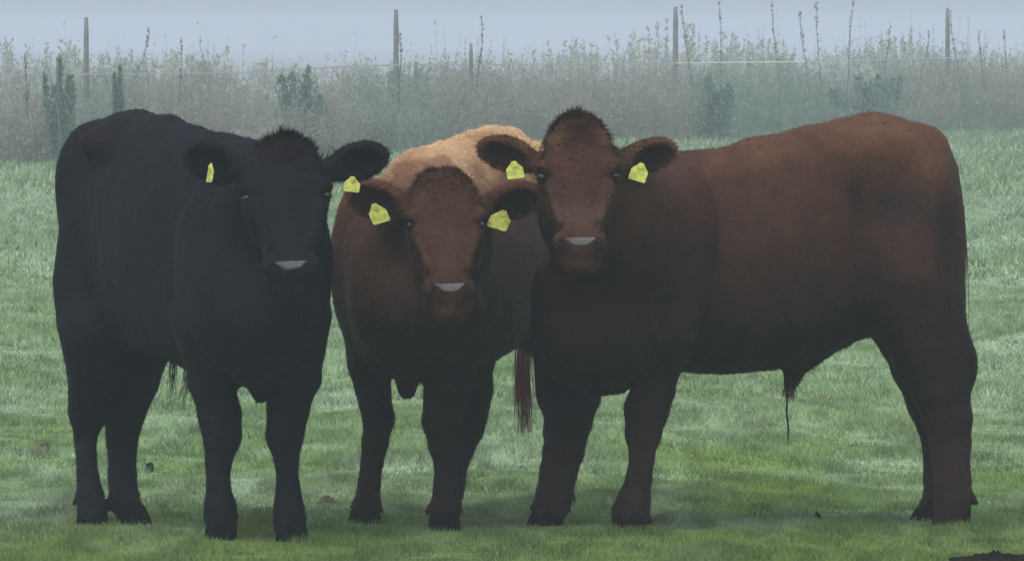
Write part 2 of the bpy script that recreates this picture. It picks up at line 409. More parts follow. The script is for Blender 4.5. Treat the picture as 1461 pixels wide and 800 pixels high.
def build_ear(sc, base, tip, hgt, face, thick=.017, cup=True):
    """leaf-shaped cupped ear: base->tip length, hgt = half height, face = direction the cup opens"""
    base, tip = np.array(base), np.array(tip); e = nrm(tip - base); L = np.linalg.norm(tip - base)
    fc = np.array(face, float); fc = nrm(fc - (fc @ e) * e); h = nrm(np.cross(e, fc))
    mid = base + e * L * .56; R = np.array([e, h, fc])
    sc.cone(base - e * .03, base + e * L * .3, .036, .034, k=.03)
    sc.ell(mid, (L * .50, hgt, .030), R, k=.02)
    if cup: sc.ell(mid + fc * .030 + e * .01, (L * .40, hgt * .74, .030), R, k=.010, op='cut')
    return dict(mid=mid, e=e, h=h, fc=fc, L=L, hgt=hgt)

def leg(sc, pts, Ys, k=.04):
    """pts (px, py, half-width px) down the leg with distances Ys"""
    Ys = np.broadcast_to(Ys, (len(pts),)); p = [P(a, b, y) for (a, b, _), y in zip(pts, Ys)]; r = [c * y / F for (_, _, c), y in zip(pts, Ys)]
    sc.chain(p, r, k)

def finish(name, label, sc, base, coat, n_hair, head, ears, hooves, tags, flow, nosecol, length=.016, extra=None, inner=None):
    root = empty(name, (base[0], base[1], 0)); tag(root, label, 'bull', 'young bulls standing together in the field')
    V, Fq = sc.mesh(rough=.017)
    V[:, 2] = np.maximum(V[:, 2], .012)
    def col(p):
        c = coat(p)
        for e in ears:                                       # dark hair inside the ear cups
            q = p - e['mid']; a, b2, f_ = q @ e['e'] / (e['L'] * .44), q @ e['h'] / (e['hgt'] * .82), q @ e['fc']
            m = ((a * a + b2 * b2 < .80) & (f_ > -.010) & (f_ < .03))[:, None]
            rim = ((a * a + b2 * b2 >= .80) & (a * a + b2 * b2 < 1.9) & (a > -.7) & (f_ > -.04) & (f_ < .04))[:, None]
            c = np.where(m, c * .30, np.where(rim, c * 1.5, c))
        for sg in (-1, 1):                                   # bare dark skin of the nostrils and eyelids
            g = np.exp(-(((p - head['A'](.478, sg * .050, .045)) ** 2).sum(1)) / .017 ** 2)[:, None]; c = c * (1 - g) + .004 * g
            g = .75 * np.exp(-(((p - head['A'](.205, sg * .108, .030)) ** 2).sum(1)) / .036 ** 2)[:, None]; c = c * (1 - g) + .006 * g
        return c
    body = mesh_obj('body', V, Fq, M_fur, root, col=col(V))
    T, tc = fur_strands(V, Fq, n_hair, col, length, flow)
    # long tufted hair on the crown and on the rims of the ears
    hd = head; top = hd['A'](0, 0, -.01)
    T2, tc2 = fur_strands(V, Fq, 3000, lambda p: col(p) * 1.0, lambda p: .008 + .040 * fbm(p[:, 0] * 40, p[:, 1] * 40, p[:, 2] * 40, seed=44, o=2) ** 1.5, (0, -.3, .1), lift=.6, sel=lambda p: np.exp(-(((p - top) ** 2).sum(1)) / .085 ** 2) + 1e-9)
    Ts, Tc = [T, T2], [tc, tc2]
    for e in ears:
        T3, tc3 = fur_strands(V, Fq, 2600, lambda p: col(p) * 1.0, .015, tuple(e['e'] * .9 + np.array([0, 0, -.5])), lift=.5, sel=lambda p: np.exp(-(((p - e['mid']) ** 2).sum(1)) / .075 ** 2) + 1e-9)
        Ts.append(T3); Tc.append(tc3)
    T = np.concatenate(Ts); tc = np.concatenate(Tc)
    mesh_obj('coat_hair', T, np.arange(len(T)).reshape(-1, 3), M_hair, root, col=tc, smooth=False)
    # eyes
    for sg in (-1, 1):
        es = Sculpt(hd['A'](.205, sg * .104, .030) - .04, hd['A'](.205, sg * .104, .030) + .04, .004)
        es.ell(hd['A'](.205, sg * .104, .030), (.017, .014, .018), hd['R'], k=.002); v, f_ = es.mesh(); mesh_obj('eye', v, f_, M_eye, root)
    # bare nose pad between the nostrils
    ns = Sculpt(hd['A'](.46, 0, .03) - .10, hd['A'](.46, 0, .03) + .10, .004)
    ns.loft(hd['poll'], hd['u'], hd['b'], hd['c'], [(t, a + .001, f2 + .004, k2) for (t, a, f2, k2) in hd['secs']], k=.01, n=2.5, m=.05)
    for sg in (-1, 1): ns.ell(hd['A'](.455, sg * .05, .035), (.0335, .0355, .0295), hd['R'], k=.02)
    mk = Sculpt(hd['A'](.46, 0, .03) - .10, hd['A'](.46, 0, .03) + .10, .004)
    mk.ell(hd['A'](.456, 0, .05), (.052, .009, .035), hd['R'], k=.004); mk.ell(hd['A'](.466, 0, .045), (.036, .011, .035), hd['R'], k=.010)
    for sg in (-1, 1): mk.ell(hd['A'](.478, sg * .052, .058), (.016, .012, .04), hd['R'], k=.006, op='cut')
    ns.D = np.maximum(ns.D, mk.D); v, f_ = ns.mesh()
    if len(v): mesh_obj('nose', v, f_, M_nose, root, col=np.tile(np.array(nosecol), (len(v), 1)))
    for (c, toe) in hooves: hoof(root, c, toe)
    for t in tags: ear_tag(root, *t)
    if extra: extra(root)
    return root

def strands_child(root, name, guides, n, spread, wd, col, rag=.3):
    Vv, Ff, Cc = [], [], []
    for g in guides:
        v, f_, c = lock(g, n, spread, wd, col, rag); Ff.append(f_ + sum(map(len, Vv))); Vv.append(v); Cc.append(c)
    return mesh_obj(name, np.concatenate(Vv), np.concatenate(Ff), M_hair, root, col=np.concatenate(Cc))

UP = np.array([0, 0, 1.])
def torso(sc, F0, H0, secs, egg=.22, k=.05):
    """F0, H0 ground points under fore and hind legs; secs (s, half-width, top, bottom), s from 0 (hind) to 1 (fore)"""
    F0, H0 = np.array([*F0[:2], 0.]), np.array([*H0[:2], 0.]); u = nrm(F0 - H0); L = np.linalg.norm(F0 - H0); v = np.array([-u[1], u[0], 0])
    sc.loft(H0, u, v, UP, [(s * L, a, t, b) for (s, a, t, b) in secs], k=k, n=2.25, egg=egg, m=.15)
    return lambda s, y, z: H0 + u * s * L + v * y + UP * z, u, v

HEAD_R = (1, 0, 0)
# ================================================================== the black bull
def black_bull():
    sc = Sculpt((-1.62, 28.15, 0), (-.34, 30.35, 1.46))
    Ff = P(362, 771, 28.95); Hh = P(165, 748, 29.88)
    T, u, v = torso(sc, Ff, Hh, [(-.22, .03, 1.08, .85), (-.19, .10, 1.22, .72), (-.12, .13, 1.31, .66), (0, .155, 1.36, .62), (.15, .175, 1.375, .60), (.32, .21, 1.355, .57),
        (.5, .245, 1.325, .55), (.7, .255, 1.30, .53), (.88, .24, 1.285, .50), (1.0, .225, 1.27, .49), (1.12, .18, 1.22, .52), (1.24, .10, 1.12, .58), (1.3, .02, 1.0, .7)])
    # hips, pin bones, thighs
    for sg in (-1, 1):
        sc.ell(T(.17, sg * .12, 1.26), (.09, .06, .05), k=.07)
        sc.ell(T(-.02, sg * .085, .80), (.12, .11, .28), k=.06)
        sc.ell(T(-.08, sg * .07, 1.13), (.10, .085, .17), k=.07)
        sc.ell(T(1.0, sg * .145, .86), (.12, .10, .30), k=.03)       # shoulder
    leg(sc, [(140, 470, 55), (132, 530, 37), (125, 588, 28), (122, 625, 17), (124, 674, 15), (128, 708, 20), (130, 730, 19), (131, 742, 17)], [29.8, 29.85, 29.95, 29.97, 29.9, 29.85, 29.82, 29.8])
    leg(sc, [(200, 470, 55), (190, 540, 37), (177, 588, 28), (173, 633, 22), (173, 678, 20), (177, 712, 22), (186, 730, 20), (190, 740, 17)], [29.9, 29.95, 30.02, 30.04, 29.98, 29.93, 29.9, 29.88])
    leg(sc, [(300, 460, 52), (301, 545, 32), (313, 592, 30), (318, 622, 27), (313, 657, 18), (312, 690, 16), (314, 722, 21), (315, 745, 21), (315, 760, 18)], 28.95)
    leg(sc, [(418, 450, 55), (416, 535, 41), (410, 578, 31), (405, 622, 27), (409, 660, 18), (411, 692, 17), (413, 728, 21), (415, 748, 22), (416, 762, 19)], 28.9)
    # neck, chest, brisket
    sc.chain([P(398, 262, 28.62), P(385, 300, 28.75), P(370, 360, 28.95)], [.130, .175, .235], k=.05)
    sc.ell(P(359, 425, 28.75), (.205, .18, .25), k=.05)
    sc.ell(P(420, 390, 28.85), (.070, .12, .16), k=.05); sc.ell(P(292, 400, 28.85), (.085, .14, .18), k=.03)
    sc.chain([P(385, 440, 28.6), P(372, 520, 28.72), P(373, 558, 28.80)], [.16, .085, .030], k=.05)
    sc.chain([P(345, 512, 28.85), P(372, 562, 28.80)], [.05, .020], k=.02)
    for (px, py, Yd, dx) in ((107, 716, 29.88, -1), (295, 735, 28.99, -1), (335, 733, 28.99, 1), (393, 738, 28.94, -1), (434, 738, 28.94, 1), (152, 722, 29.9, 1)):
        sc.cone(P(px + dx * -4, py - 6, Yd + .02), P(px + dx * 2, py + 3, Yd + .03), .014, .009, k=.008)
    hd = build_head(sc, P(405, 207, 28.42), P(416, 414, 28.22), (1, .06, .02), wscale=1.20, poll_up=-.02)
    A = hd['A']
    e1 = build_ear(sc, P(352, 246, 28.46), P(268, 218, 28.50), .068, (-.1, -1, -.25))
    e2 = build_ear(sc, P(460, 246, 28.44), P(549, 218, 28.46), .066, (.1, -1, -.25))
    col0 = np.array([.0052, .0060, .0085])
    def coat(p): 
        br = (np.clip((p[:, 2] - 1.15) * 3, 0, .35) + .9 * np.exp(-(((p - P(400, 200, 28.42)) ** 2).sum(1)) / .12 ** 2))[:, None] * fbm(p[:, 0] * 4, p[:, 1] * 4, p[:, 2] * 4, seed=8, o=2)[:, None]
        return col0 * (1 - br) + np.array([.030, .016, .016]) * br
    def extra(root):
        strands_child(root, 'belly_tuft', [[T(.52, -.04, .66), T(.52, -.05, .50), T(.52, -.05, .37)], [T(.60, -.03, .62), T(.60, -.035, .48), T(.6, -.05, .40)], [T(.48, -.06, .64), T(.47, -.08, .52), T(.46, -.09, .43)]], 34, .012, .003, (.008, .008, .009), .6)
        tl = [T(-.17, 0, 1.24), T(-.22, 0, 1.10), T(-.235, .0, .85), T(-.23, .0, .62), T(-.22, .01, .42)]
        strands_child(root, 'tail', [tl], 160, .012, .006, (.008, .008, .009), .25)
        strands_child(root, 'forelock', [[P(402, 200, 28.42), P(402, 188, 28.40), P(401, 177, 28.41)]], 26, .004, .003, (.02, .01, .012), .3)
    hoofs = [(P(131, 750, 29.82), (-.15, -1)), (P(192, 748, 29.86), (.55, -.8)), (P(315, 770, 28.92), (-.05, -1)), (P(417, 771, 28.87), (.2, -1))]
    tags = [(P(300, 250, 28.41), (.05, .0, 1), (.35, -.9, 0), (-.9, -.35, 0), .05, .055), (P(502, 266, 28.38), (.1, 0, 1), (1, -.1, -.12), (-.1, -1, .3), .05, .045)]
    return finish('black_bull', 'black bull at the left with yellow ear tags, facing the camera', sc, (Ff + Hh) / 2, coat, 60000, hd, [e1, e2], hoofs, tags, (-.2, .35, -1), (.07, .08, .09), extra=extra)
black_bull()

# ================================================================== the smaller red bull in the middle
def small_bull():
    sc = Sculpt((-.64, 28.55, 0), (.40, 31.35, 1.40))
    Ff = P(580, 752, 29.72); Hh = P(728, 728, 30.78)
    T, u, v = torso(sc, Ff, Hh, [(-.25, .03, 1.05, .85), (-.22, .13, 1.18, .70), (-.12, .195, 1.26, .60), (0, .22, 1.295, .565), (.15, .235, 1.305, .56), (.32, .25, 1.295, .52),
        (.5, .27, 1.275, .50), (.7, .265, 1.25, .49), (.88, .240, 1.215, .48), (1.0, .225, 1.18, .48), (1.1, .18, 1.13, .52), (1.2, .10, 1.04, .60), (1.26, .02, .95, .7)], egg=.36)
    for sg in (-1, 1):
        sc.ell(T(.15, sg * .165, 1.19), (.09, .07, .06), k=.06)
        sc.ell(T(-.04, sg * .12, .80), (.14, .15, .28), k=.06)
        sc.ell(T(1.0, sg * .145, .86), (.12, .12, .28), k=.04)
    leg(sc, [(530, 450, 46), (528, 520, 33), (532, 552, 27), (540, 597, 23), (536, 628, 18), (531, 660, 14), (527, 692, 17), (523, 722, 21), (520, 738, 18)], 29.87)
    leg(sc, [(640, 450, 50), (642, 530, 36), (636, 565, 31), (631, 600, 28), (633, 638, 21), (635, 666, 16), (636, 696, 17), (635, 726, 22), (634, 744, 20)], 29.52)
    leg(sc, [(680, 450, 50), (674, 520, 30), (676, 552, 28), (667, 612, 24), (648, 662, 19), (642, 695, 20), (638, 715, 19)], [30.6, 30.7, 30.8, 30.86, 30.8, 30.74, 30.7])
    leg(sc, [(790, 450, 48), (800, 520, 32), (802, 552, 28), (798, 612, 22), (800, 662, 17), (800, 695, 18), (800, 714, 18)], [30.8, 30.9, 31.0, 31.04, 30.98, 30.94, 30.9])
    sc.chain([P(632, 300, 29.36), P(622, 320, 29.45), P(600, 360, 29.65)], [.125, .19, .25], k=.05)
    sc.chain([P(612, 290, 29.9), P(618, 302, 29.6)], [.16, .14], k=.06)       # crest of the neck
    sc.ell(P(588, 420, 29.5), (.205, .2, .25), k=.06); sc.ell(P(532, 400, 29.6), (.080, .14, .2), k=.05)
    sc.chain([P(590, 440, 29.4), P(582, 510, 29.48), P(580, 555, 29.52)], [.15, .07, .030], k=.05)
    for (px, py, Yd, dx) in ((541, 724, 29.90, 1), (505, 720, 29.90, -1), (653, 722, 29.55, 1), (612, 728, 29.55, -1), (655, 706, 30.7, 1)):
        sc.cone(P(px + dx * -4, py - 6, Yd + .02), P(px + dx * 3, py + 3, Yd + .03), .014, .009, k=.008)
    hd = build_head(sc, P(632, 256, 29.16), P(642, 446, 28.90), (1, .05, -.02), wscale=1.12, poll_up=-.015)
    e1 = build_ear(sc, P(590, 296, 29.24), P(497, 276, 29.28), .068, (-.1, -1, -.3))
    e2 = build_ear(sc, P(682, 300, 29.22), P(768, 276, 29.26), .066, (.1, -1, -.4))
    dark, red, tan = np.array([.017, .0085, .0065]), np.array([.080, .033, .0165]), np.array([.54, .34, .175])
    top = P(660, 200, 30.0)
    def coat(p):
        n = fbm(p[:, 0] * 6, p[:, 1] * 4, p[:, 2] * 6, seed=18, o=3)
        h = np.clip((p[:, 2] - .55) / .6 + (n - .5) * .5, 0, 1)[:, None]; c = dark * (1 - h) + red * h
        t = (np.clip((p[:, 2] - 1.04 + (n - .5) * .22) / .19, 0, 1) * np.clip((p[:, 1] - 29.28) / .14, 0, 1))[:, None]
        q = p - hd['poll']; fx = q @ hd['u'] / hd['q']; fy = q @ hd['c']
        face = (np.exp(-((fx - .33) / .09) ** 2) * (fy > .0) * np.exp(-(q @ hd['b'] / .05) ** 2) * .35)[:, None]
        c = c * (1 - face) + np.array([.10, .055, .035]) * face
        sw = fbm(p[:, 0] * 9 + 3, p[:, 1] * 3, p[:, 2] * 12, seed=19, o=3)
        q2 = np.clip((sw - .42) * 6 + (1.20 - p[:, 2]) * 9, 0, 1)[:, None]
        tn = tan * (1 - q2 * .75) + np.array([.22, .095, .050]) * q2 * .75
        return c * (1 - t) + tn * t
    def extra(root):
        a = P(748, 470, 31.12)
        strands_child(root, 'tail', [[P(742, 260, 31.08), P(746, 340, 31.16), P(748, 430, 31.16), P(748, 500, 31.12), P(743, 545, 31.1), P(750, 590, 31.1), P(747, 625, 31.08)]], 240, .014, .005, (.27, .10, .06), .4)
        strands_child(root, 'tail', [[P(748, 500, 31.12), P(740, 545, 31.1), P(737, 585, 31.1)]], 60, .007, .004, (.34, .115, .065), .45)
    hoofs = [(P(519, 748, 29.86), (-.35, -1)), (P(634, 757, 29.48), (0, -1)), (P(637, 728, 30.68), (-.1, -1)), (P(800, 727, 30.9), (0, -1))]
    tags = [(P(541, 308, 29.17), (-.45, 0, 1), (1, 0, .30), (-.1, -1, .25), .058, .062), (P(712, 317, 29.14), (.45, 0, 1), (1, 0, -.30), (.05, -1, .25), .066, .060)]
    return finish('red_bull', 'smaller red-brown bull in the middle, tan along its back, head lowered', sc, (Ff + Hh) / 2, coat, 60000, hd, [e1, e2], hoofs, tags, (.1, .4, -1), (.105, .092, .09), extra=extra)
small_bull()

# ================================================================== the large red bull at the right
def large_bull():
    sc = Sculpt((-.16, 28.5, 0), (1.62, 30.5, 1.46))
    Ff = P(862, 755, 29.62); Hh = P(1340, 745, 29.98)
    T, u, v = torso(sc, Ff, Hh, [(-.055, .02, 1.1, .80), (-.045, .10, 1.22, .70), (-.02, .15, 1.285, .64), (.03, .20, 1.325, .60), (.11, .235, 1.345, .60), (.20, .25, 1.362, .62), (.27, .26, 1.342, .60),
        (.36, .28, 1.325, .555), (.5, .305, 1.29, .515), (.64, .31, 1.25, .50), (.78, .295, 1.235, .51), (.88, .275, 1.235, .50), (.98, .25, 1.22, .47), (1.06, .19, 1.13, .48), (1.14, .11, 1.0, .50), (1.2, .03, .8, .55)])
    # hips and thighs
    for sg in (-1, 1):
        sc.ell(T(.085, sg * .12, .86), (.13, .11, .32), k=.07)
    sc.ell(P(1272, 285, 29.665), (.11, .05, .09), k=.14, op='cut')     # hollow in front of the thigh
    sc.ell(P(1345, 320, 29.69), (.04, .045, .13), k=.10, op='cut')
    sc.chain([P(1310, 300, 29.80), P(1300, 400, 29.76), P(1290, 450, 29.78)], [.10, .12, .09], k=.06)
    leg(sc, [(1310, 440, 66), (1328, 500, 58), (1342, 550, 44), (1352, 595, 35), (1357, 635, 28), (1358, 685, 26), (1360, 712, 26), (1358, 730, 24), (1356, 738, 22)], [29.82] * 9)
    leg(sc, [(1300, 440, 56), (1318, 520, 46), (1330, 570, 36), (1338, 600, 29), (1342, 635, 24), (1341, 685, 24), (1338, 712, 22), (1330, 730, 22), (1326, 736, 20)], [30.12] * 9)
    sc.ell(P(1379, 522, 29.82), (.035, .04, .07), k=.03)               # point of the hock
    leg(sc, [(948, 420, 62), (940, 500, 42), (932, 552, 30), (922, 585, 31), (918, 618, 25), (916, 650, 17), (911, 683, 17), (903, 715, 23), (898, 735, 25), (896, 746, 22)], 29.48)
    leg(sc, [(812, 480, 56), (811, 560, 45), (811, 598, 35), (803, 642, 28), (796, 674, 25), (790, 706, 26), (786, 724, 23), (781, 738, 21)], 29.80)
    # neck, shoulder, chest
    sc.chain([P(832, 260, 29.08), P(858, 300, 29.22), P(905, 345, 29.45), P(945, 330, 29.62)], [.135, .205, .26, .24], k=.05)
    sc.chain([P(945, 300, 29.5), P(955, 400, 29.42), P(950, 470, 29.42)], [.12, .13, .11], k=.025)
    sc.ell(P(865, 440, 29.42), (.20, .18, .25), k=.06); sc.ell(P(812, 450, 29.50), (.12, .16, .22), k=.05)
    sc.chain([P(830, 480, 29.4), P(850, 530, 29.5), P(880, 535, 29.6)], [.13, .075, .06], k=.05)
    # sheath
    sc.chain([P(1165, 490, 29.88), P(1135, 515, 29.86), P(1127, 548, 29.86)], [.05, .045, .024], k=.05)
    for (px, py, Yd, dx) in ((1388, 712, 29.80, 1), (762, 720, 29.84, -1), (808, 722, 29.80, 1), (922, 738, 29.52, 1), (880, 722, 29.52, -1), (1364, 712, 30.14, 1)):
        sc.cone(P(px + dx * -5, py - 6, Yd), P(px + dx * 4, py + 5, Yd + .01), .015, .009, k=.008)
    hd = build_head(sc, P(824, 182, 28.98), P(829, 378, 28.80), (1, .02, .02), wscale=1.14, poll_up=.015)
    e1 = build_ear(sc, P(772, 234, 29.02), P(686, 208, 29.06), .058, (-.1, -1, -.3))
    e2 = build_ear(sc, P(880, 234, 29.02), P(962, 212, 29.06), .058, (.1, -1, -.3))
    dark, red, lite = np.array([.017, .0085, .0065]), np.array([.066, .0270, .0140]), np.array([.18, .088, .048])
    def coat(p):
        n = fbm(p[:, 0] * 5, p[:, 1] * 4, p[:, 2] * 6, seed=28, o=3)
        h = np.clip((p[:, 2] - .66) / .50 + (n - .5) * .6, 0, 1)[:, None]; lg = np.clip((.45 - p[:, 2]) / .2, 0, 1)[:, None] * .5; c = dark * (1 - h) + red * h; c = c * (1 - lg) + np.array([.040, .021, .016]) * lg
        for (px, py, rx, rz, k) in ((1272, 290, .13, .085, .75), (1350, 325, .05, .12, .7), (1290, 420, .10, .06, .35)):   # darker patches painted into the coat on the flank
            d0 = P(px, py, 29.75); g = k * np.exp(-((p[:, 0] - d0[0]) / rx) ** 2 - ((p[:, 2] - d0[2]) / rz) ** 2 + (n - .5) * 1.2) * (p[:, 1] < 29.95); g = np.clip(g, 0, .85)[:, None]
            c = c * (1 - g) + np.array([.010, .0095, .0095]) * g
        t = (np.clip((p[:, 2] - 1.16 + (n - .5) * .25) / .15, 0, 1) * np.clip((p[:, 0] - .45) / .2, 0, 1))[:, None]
        q = p - hd['poll']; fx = q @ hd['u'] / hd['q']; fy = q @ hd['c']
        face = (np.exp(-((fx - .36) / .05) ** 2) * (fy > .0) * .6)[:, None]
        c = c * (1 - face) + np.array([.11, .060, .043]) * face
        fb = q @ hd['b']
        tuft = np.exp(-((fx - .045) / .03) ** 2 - ((np.abs(fb) - .085) / .028) ** 2)[:, None]
        cr = np.exp(-((fx - .04) / .05) ** 2 - (fb / .05) ** 2)[:, None] * .5
        c = c * (1 - cr) + dark * cr; c = c * (1 - tuft * .7) + np.array([.22, .12, .07]) * tuft * .7
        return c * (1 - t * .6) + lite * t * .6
    def extra(root):
        strands_child(root, 'sheath_hair', [[P(1127, 545, 29.86), P(1127, 556, 29.86), P(1128, 572, 29.86)]], 110, .014, .004, (.12, .065, .050), .5)
        strands_child(root, 'hair_wisp', [[P(1125, 556, 29.84), P(1122, 585, 29.84), P(1125, 610, 29.84), P(1124, 638, 29.84)]], 16, .0022, .003, (.010, .012, .008), .2)
        tl = [T(-.015, 0, 1.25), T(-.050, 0, 1.16), T(-.064, .0, .95), T(-.06, .0, .72), T(-.055, .0, .58)]
        strands_child(root, 'tail', [tl], 200, .011, .006, (.10, .042, .026), .2)
    hoofs = [(P(1358, 748, 29.82), (-.95, -.35)), (P(1326, 742, 30.10), (-.95, -.3)), (P(896, 757, 29.44), (-.45, -.9)), (P(777, 750, 29.78), (-.6, -.8))]
    tags = [(P(735, 246, 28.96), (-.15, 0, 1), (1, 0, .12), (.0, -1, .25), .055, .052), (P(911, 249, 28.95), (.32, 0, 1), (1, 0, -.30), (0, -1, .25), .056, .056)]
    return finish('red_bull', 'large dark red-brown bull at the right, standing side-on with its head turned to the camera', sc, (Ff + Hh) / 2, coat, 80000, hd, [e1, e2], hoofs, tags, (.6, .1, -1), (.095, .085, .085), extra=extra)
large_bull()

# ================================================================== dark clods on the pasture
M_brown = mat_attr('brown_soil', rough=.95, base=(.10, .062, .040), noise_scale=25, noise_amt=.4, bump=1, bump_scale=30)
def clod(px, py, rx, ry, hz, label, seed, mat=None):
    Y = CAMZ * F / (py - HY); X = (px - CX) / F * Y; r = np.random.default_rng(seed); K, Rn = 28, 7
    Vv = [np.array([X, Y, hz + .01])]; Ff = []
    for i in range(1, Rn + 1):
        t = i / Rn
        for j in range(K):
            a = 2 * math.pi * j / K; e = 1 + .22 * math.sin(3 * a + seed) + .15 * math.sin(7 * a) + .1 * r.normal()
            Vv.append(np.array([X + math.cos(a) * rx * t * e, Y + math.sin(a) * ry * t * e, .008 + hz * (1 - t ** 2) * max(.15, 1 + (.8 if rx > .1 else .25) * r.normal()) - .02 * (t == 1)]))
    for j in range(K): Ff.append((0, 1 + j, 1 + (j + 1) % K))
    for i in range(Rn - 1):
        for j in range(K):
            a, b = 1 + i * K + j, 1 + i * K + (j + 1) % K; Ff.append((a, a + K, b + K, b))
    tag(mesh_obj('dung_pat' if mat is None else 'soil_clod', Vv, Ff, mat or M_soil), label, 'dung' if mat is None else 'clod')
clod(1425, 801, .150, .13, .012, 'dark dung pat on the grass in the bottom right corner', 1)
clod(1166, 741, .012, .03, .016, 'tiny dark clod on the grass below the belly of the large red bull', 2)
clod(62, 652, .040, .14, .035, 'small brown clod on the grass left of the black bull', 3, M_brown)
clod(467, 720, .028, .05, .020, 'small brown clod on the grass between the black bull and the smaller red bull', 4, M_brown)
clod(214, 675, .020, .10, .028, 'small dark clod between the hind and front legs of the black bull', 5)

# ================================================================== weeds, shrubs and fence in the mist
def line_pt(px):
    """the weedy bank runs obliquely away from left to right"""
    by = 240 - (px / 1461.0) * 53; Y = CAMZ * F / (by - HY); return (px - CX) / F * Y, Y
def leafy(x, y, h, n, spread, wd, leaf, cols, r):
    """tapered stem plus leaf faces and a seed head; returns triangles"""
    Vv, Cc = [], []
    lean = r.normal(0, .10, 2) * h
    c0 = cols[0] * r.uniform(.7, 1.2); Vv.append([[x - wd / 2, y, 0], [x + wd / 2, y, 0], [x + lean[0], y + lean[1], h]]); Cc.append(c0)
    t = r.uniform(.12, 1, n) ** .8
    cx = x + lean[0] * t + r.normal(0, spread, n) * (1.15 - t); cy = y + lean[1] * t + r.normal(0, spread, n); cz = h * t
    a = r.normal(0, 1, (n, 3)); b = r.normal(0, 1, (n, 3)); a /= np.linalg.norm(a, axis=1)[:, None]; b /= np.linalg.norm(b, axis=1)[:, None]
    b[:, 2] = np.abs(b[:, 2]) + .3
    ctr = np.stack([cx, cy, cz], 1); L = leaf * r.uniform(.5, 1.4, (n, 1))
    tri = np.stack([ctr - a * L * .28, ctr + a * L * .28, ctr + b * L * (1.1 - .3 * t[:, None])], 1)
    k = np.clip(t * 1.1 - .15 + r.normal(0, .2, n), 0, 1)[:, None]
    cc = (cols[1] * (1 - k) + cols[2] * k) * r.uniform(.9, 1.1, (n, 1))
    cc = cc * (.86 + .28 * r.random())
    return np.concatenate([np.array(Vv), tri]), np.concatenate([[c0], cc])
rw = np.random.default_rng(31)
g_low, g_up, g_br = np.array([.215, .300, .225]), np.array([.30, .375, .290]), np.array([.40, .375, .320])  # weed colours lightened: part of the distance haze is painted in
Vs, Cs = [], []
for row, (off, n_, hsc) in enumerate([(0, 900, .70), (1.2, 1100, .95), (3, 1100, 1.02), (6, 900, 1.08), (12, 800, 1.12), (22, 700, 1.15), (40, 900, 1.2)]):
    for i in range(int(n_ * 1.28)):
        px = rw.uniform(-260, 1720) if rw.random() < .78 else rw.uniform(-1100, -260); x, y = line_pt(px); y += off + rw.uniform(-.8, .8); x = (px - CX) / F * y
        hh = .90 + .16 * (px / 1461) + 1.0 * (fbm(np.array([x * .9]), np.array([row * .22]), seed=77, o=3)[0] - .5)
        tall = rw.random() < .22
        h = hsc * hh * rw.uniform(.7, 1.05) * (rw.uniform(1.15, 1.5) if tall else 1)
        k = fbm(np.array([x * .55]), np.array([row * .12]), seed=91, o=2)[0]
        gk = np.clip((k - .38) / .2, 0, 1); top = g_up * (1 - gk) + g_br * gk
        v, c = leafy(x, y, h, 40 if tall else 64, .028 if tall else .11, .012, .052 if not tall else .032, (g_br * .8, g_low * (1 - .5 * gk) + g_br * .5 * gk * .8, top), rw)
        Vs.append(v); Cs.append(c)
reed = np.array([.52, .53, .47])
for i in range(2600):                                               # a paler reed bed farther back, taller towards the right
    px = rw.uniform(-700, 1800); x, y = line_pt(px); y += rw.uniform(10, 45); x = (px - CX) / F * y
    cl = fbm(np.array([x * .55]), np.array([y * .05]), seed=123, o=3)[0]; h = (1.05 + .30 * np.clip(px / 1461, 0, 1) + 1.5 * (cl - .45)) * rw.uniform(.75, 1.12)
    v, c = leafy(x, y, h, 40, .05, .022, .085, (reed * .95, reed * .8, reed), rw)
    Vs.append(v); Cs.append(c)
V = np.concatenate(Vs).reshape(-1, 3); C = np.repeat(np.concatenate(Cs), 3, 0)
tag(mesh_obj('tall_weeds', V, np.arange(len(V)).reshape(-1, 3), M_weed, col=C, smooth=False), 'bank of tall green and brown weeds fading into the mist', 'weeds', kind='stuff')

